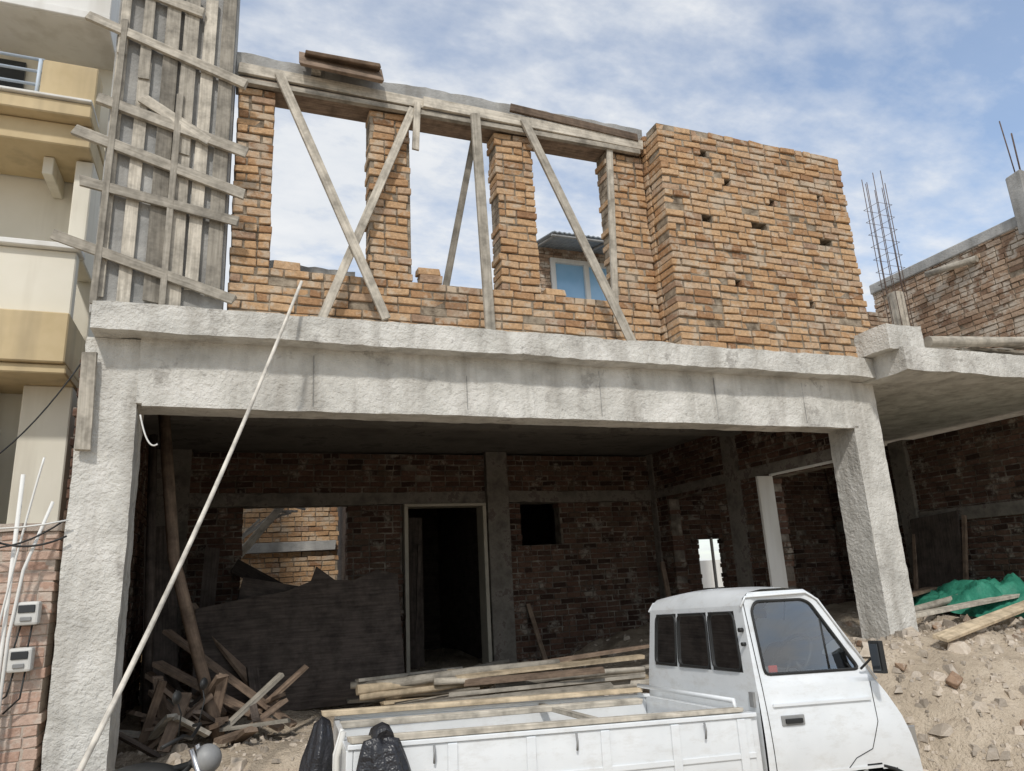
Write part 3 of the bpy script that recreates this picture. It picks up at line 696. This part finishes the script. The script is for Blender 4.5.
for x,y in ((.72,.10),(.72,W-.10),(3.12,.10),(3.12,W-.10)):
    prof2=[(.02,.17),(.0,.2),(.0,.27),(.02,.285),(.13,.285),(.15,.27),(.15,.2),(.13,.17)]
    P=[[(x+r*math.cos(t*math.pi/16),y-.075+dy,.285+r*math.sin(t*math.pi/16)) for dy,r in prof2] for t in range(33)]
    mb.grid(P,'black')
    P=[[(x+r*math.cos(t*math.pi/16),y-.06+dy,.285+r*math.sin(t*math.pi/16)) for dy,r in ((.02,0.001),(.0,.06),(.03,.09),(.02,.16),(.0,.175))] for t in range(33)]
    mb.grid(P,'grey')
    P=[[(x+r*math.cos(t*math.pi/16),y+.06,.285+r*math.sin(t*math.pi/16)) for r in (.001,.175)] for t in range(33)];mb.grid(P,'black')
mb.box(.2,3.3,.35,.42,.34,.44,'black');mb.box(.2,3.3,W-.42,W-.35,.34,.44,'black');mb.tube([(.72,.1,.285),(.72,W-.1,.285)],.04,'black',8);mb.tube([(3.12,.1,.285),(3.12,W-.1,.285)],.03,'black',8)
mb.box(2.7,3.48,.05,W-.05,.5,.52,'black')
mb.build('wheels_and_chassis',truck)
mb=MB('woodn')
mb.plank((B0-.02,.03,1.02),(2.33,.045,1.015),.07,.028,'wood',(0,0,1));mb.plank((B0-.12,W-.10,1.02),(2.30,W-.08,1.03),.07,.03,'woodn',(0,0,1));mb.plank((B0,W-.25,.96),(2.2,W-.30,.98),.06,.04,'wood',(0,0,1))
mb.plank((.3,.4,.66),(2.2,.5,.68),.12,.04,'wood',(0,0,1));mb.plank((.3,.8,.66),(2.2,.75,.68),.12,.04,'woodn',(0,0,1));mb.plank((1.6,.05,.97),(1.55,W-.05,.97),.05,.03,'wood',(0,0,1))
mb.build('timber_load',truck,.003)
def bag(cx,cy,w,zt,zb,sd,dx=.6):
    P=[]
    for i in range(34):
        t=i/33;z=zt+(zb-zt)*t;row=[]
        r=w*((.02 if i==0 else .45)+.55*min(1,t*3.5)**.6*(.8+.2*math.sin(math.pi*t)))
        for j in range(57):
            a=2*math.pi*j/56;n=1+.25*noise.noise(Vector((math.cos(a)*1.6+sd,math.sin(a)*1.6,z*2.2)))+.08*math.sin(a*6+sd+2*t)+.10*noise.noise(Vector((math.cos(a)*4+sd,math.sin(a)*4,z*5)))
            row.append((cx+r*n*dx*math.cos(a)+.015*math.sin(z*9+sd),cy+r*n*(.6/dx)*math.sin(a),z+.015*math.sin(a*2+sd)*(1-t)))
        P.append(row)
    return P
mb=MB('bag')
mb.grid(bag(.30,-.09,.13,1.03,.35,1.3,1.0),'bag');mb.grid(bag(B0-.14,.85,.15,1.04,.35,5.3),'bag')
mb.tube([(.28,.05,1.025),(.29,-.02,1.045),(.30,-.09,1.02)],.05,'bag',8)
mb.tube([(B0-.03,.34,1.02),(B0-.06,.35,.9),(B0-.05,.36,.4)],.016,'whitep',6);mb.tube([(B0-.03,.46,1.02),(B0-.065,.46,.9),(B0-.06,.45,.4)],.012,'whitep',6)
mb.build('plastic_bags',truck)
# ================================================================ motorcycle
mx_=Matrix.Translation((-.50,5.0,-1.64))@Matrix.Rotation(math.radians(-12),4,'Z')@Matrix.Scale(.9,4)
mc=empty('parked_motorcycle',mx_)
mb=MB('black')
for x in (-.62,.62):
    P=[[(x+(.27+.035*math.cos(q*math.pi/4))*math.cos(t*math.pi/14),.035*math.sin(q*math.pi/4),.30+(.27+.035*math.cos(q*math.pi/4))*math.sin(t*math.pi/14)) for q in range(9)] for t in range(29)];mb.grid(P,'black')
    for t in range(12): mb.tube([(x,0,.3),(x+.25*math.cos(t*math.pi/6),0,.3+.25*math.sin(t*math.pi/6))],.004,'chrome',4)
mb.tube([(.62,.07,.3),(.40,.07,.88)],.02,'chrome',8);mb.tube([(.62,-.07,.3),(.40,-.07,.88)],.02,'chrome',8)
mb.tube([(-.62,.09,.3),(-.1,.1,.35),(.1,.08,.35)],.02,'black',8);mb.tube([(.4,0,.8),(.05,0,.4),(-.2,0,.38),(-.3,0,.65),(.4,0,.78)],.022,'black',8)
mb.tube([(.30,-.36,.95),(.38,-.2,.98),(.38,0,.93),(.38,.2,.98),(.30,.36,.95)],.012,'black',8)
mb.tube([(.36,-.24,.98),(.38,-.28,1.12),(.36,-.30,1.19)],.005,'black',6);mb.tube([(.36,.24,.98),(.38,.28,1.12),(.36,.30,1.19)],.005,'black',6)
mb.tube([(-.1,.12,.32),(-.7,.14,.34)],.035,'chrome',8)
mb.build('frame_and_wheels',mc)
def ell(cx,cy,cz,a,b,c): return [[(cx+a*math.cos(t*math.pi/12)*math.cos(q),cy+b*math.sin(t*math.pi/12)*math.cos(q),cz+c*math.sin(q)) for t in range(25)] for q in [-1.57+3.14*k/12 for k in range(13)]]
mb=MB('black');mb.grid(ell(.10,0,.70,.25,.12,.11),'black');mb.grid(ell(-.34,0,.68,.36,.12,.06),'seat');mb.grid(ell(0,0,.45,.16,.12,.16),'grey');mb.grid(ell(.48,0,.80,.09,.09,.09),'grey')
mb.grid(ell(.36,-.32,1.22,.025,.05,.04),'black');mb.grid(ell(.36,.32,1.22,.025,.05,.04),'black');mb.build('tank_and_seat',mc)
# ================================================================ camera, sun, sky
f=720.4;pi,ro,ya=[math.radians(a) for a in (14.89,3.07,21.49)]
fw=Vector((math.cos(pi)*math.sin(ya),math.cos(pi)*math.cos(ya),math.sin(pi)))
r0=Vector((math.cos(ya),-math.sin(ya),0));u0=r0.cross(fw)
u=math.cos(ro)*u0+math.sin(ro)*r0;r=math.cos(ro)*r0-math.sin(ro)*u0
cam=bpy.data.cameras.new('camera');co=bpy.data.objects.new('camera',cam);scene.collection.objects.link(co)
co.matrix_world=Matrix(((r.x,u.x,-fw.x,0),(r.y,u.y,-fw.y,0),(r.z,u.z,-fw.z,0),(0,0,0,1)))
cam.sensor_width=36;cam.lens=f/1024*36;cam.clip_end=3000;cam.clip_start=.05;scene.camera=co
el=math.radians(47);az=math.radians(25)
sd=Vector((-math.sin(az)*math.cos(el),-math.cos(az)*math.cos(el),math.sin(el)))
sl=bpy.data.lights.new('sun','SUN');sl.energy=2.3;sl.angle=math.radians(3.5);sl.color=(1,.965,.91)
so=bpy.data.objects.new('sun',sl);scene.collection.objects.link(so);so.rotation_euler=sd.to_track_quat('Z','Y').to_euler()
w=bpy.data.worlds.new('World');scene.world=w;w.use_nodes=True;nt=w.node_tree;nt.nodes.clear()
out=nt.nodes.new('ShaderNodeOutputWorld');bg=nt.nodes.new('ShaderNodeBackground');bg.inputs[1].default_value=.15
sky=nt.nodes.new('ShaderNodeTexSky');sky.sky_type='NISHITA';sky.sun_disc=False;sky.sun_elevation=el;sky.sun_rotation=math.atan2(sd.x,sd.y)
sky.air_density=1.0;sky.dust_density=.8;sky.ozone_density=1.4
tc=nt.nodes.new('ShaderNodeTexCoord');sx=nt.nodes.new('ShaderNodeSeparateXYZ');nt.links.new(tc.outputs['Generated'],sx.inputs[0])
az_=nt.nodes.new('ShaderNodeMath');az_.operation='ADD';nt.links.new(sx.outputs[2],az_.inputs[0]);az_.inputs[1].default_value=.22
dv=nt.nodes.new('ShaderNodeVectorMath');dv.operation='DIVIDE';nt.links.new(tc.outputs['Generated'],dv.inputs[0])
cb=nt.nodes.new('ShaderNodeCombineXYZ')
for i in range(3): nt.links.new(az_.outputs[0],cb.inputs[i])
nt.links.new(cb.outputs[0],dv.inputs[1])
mp=nt.nodes.new('ShaderNodeMapping');mp.inputs['Location'].default_value=(5.3,2.2,0);mp.inputs['Scale'].default_value=(1,1.5,0);nt.links.new(dv.outputs[0],mp.inputs[0])
n1=noi(nt,mp.outputs[0],1.1,6,.58,6);n2=noi(nt,mp.outputs[0],7,5,.62,5)
mm=nt.nodes.new('ShaderNodeMath');mm.operation='MULTIPLY_ADD';nt.links.new(n2,mm.inputs[0]);mm.inputs[1].default_value=.34;nt.links.new(n1,mm.inputs[2])
bias=ramp(nt,sx.outputs[0],[(.45,.11),(.80,.0)])
m2=nt.nodes.new('ShaderNodeMath');m2.operation='ADD';nt.links.new(mm.outputs[0],m2.inputs[0]);nt.links.new(bias,m2.inputs[1])
mk=ramp(nt,m2.outputs[0],[(.56,.20),(.68,.5),(.82,.96)])
cc=ramp(nt,n2,[(.3,(5.0,5.25,5.6)),(.7,(5.9,6.0,6.1))])
skb=mixc(nt,1,sky.outputs[0],(1.25,1.35,1.38),'MULTIPLY')
nt.links.new(mixc(nt,mk,skb,cc),bg.inputs[0]);nt.links.new(bg.outputs[0],out.inputs[0])
scene.view_settings.view_transform='Standard';scene.view_settings.look='None';scene.view_settings.exposure=0
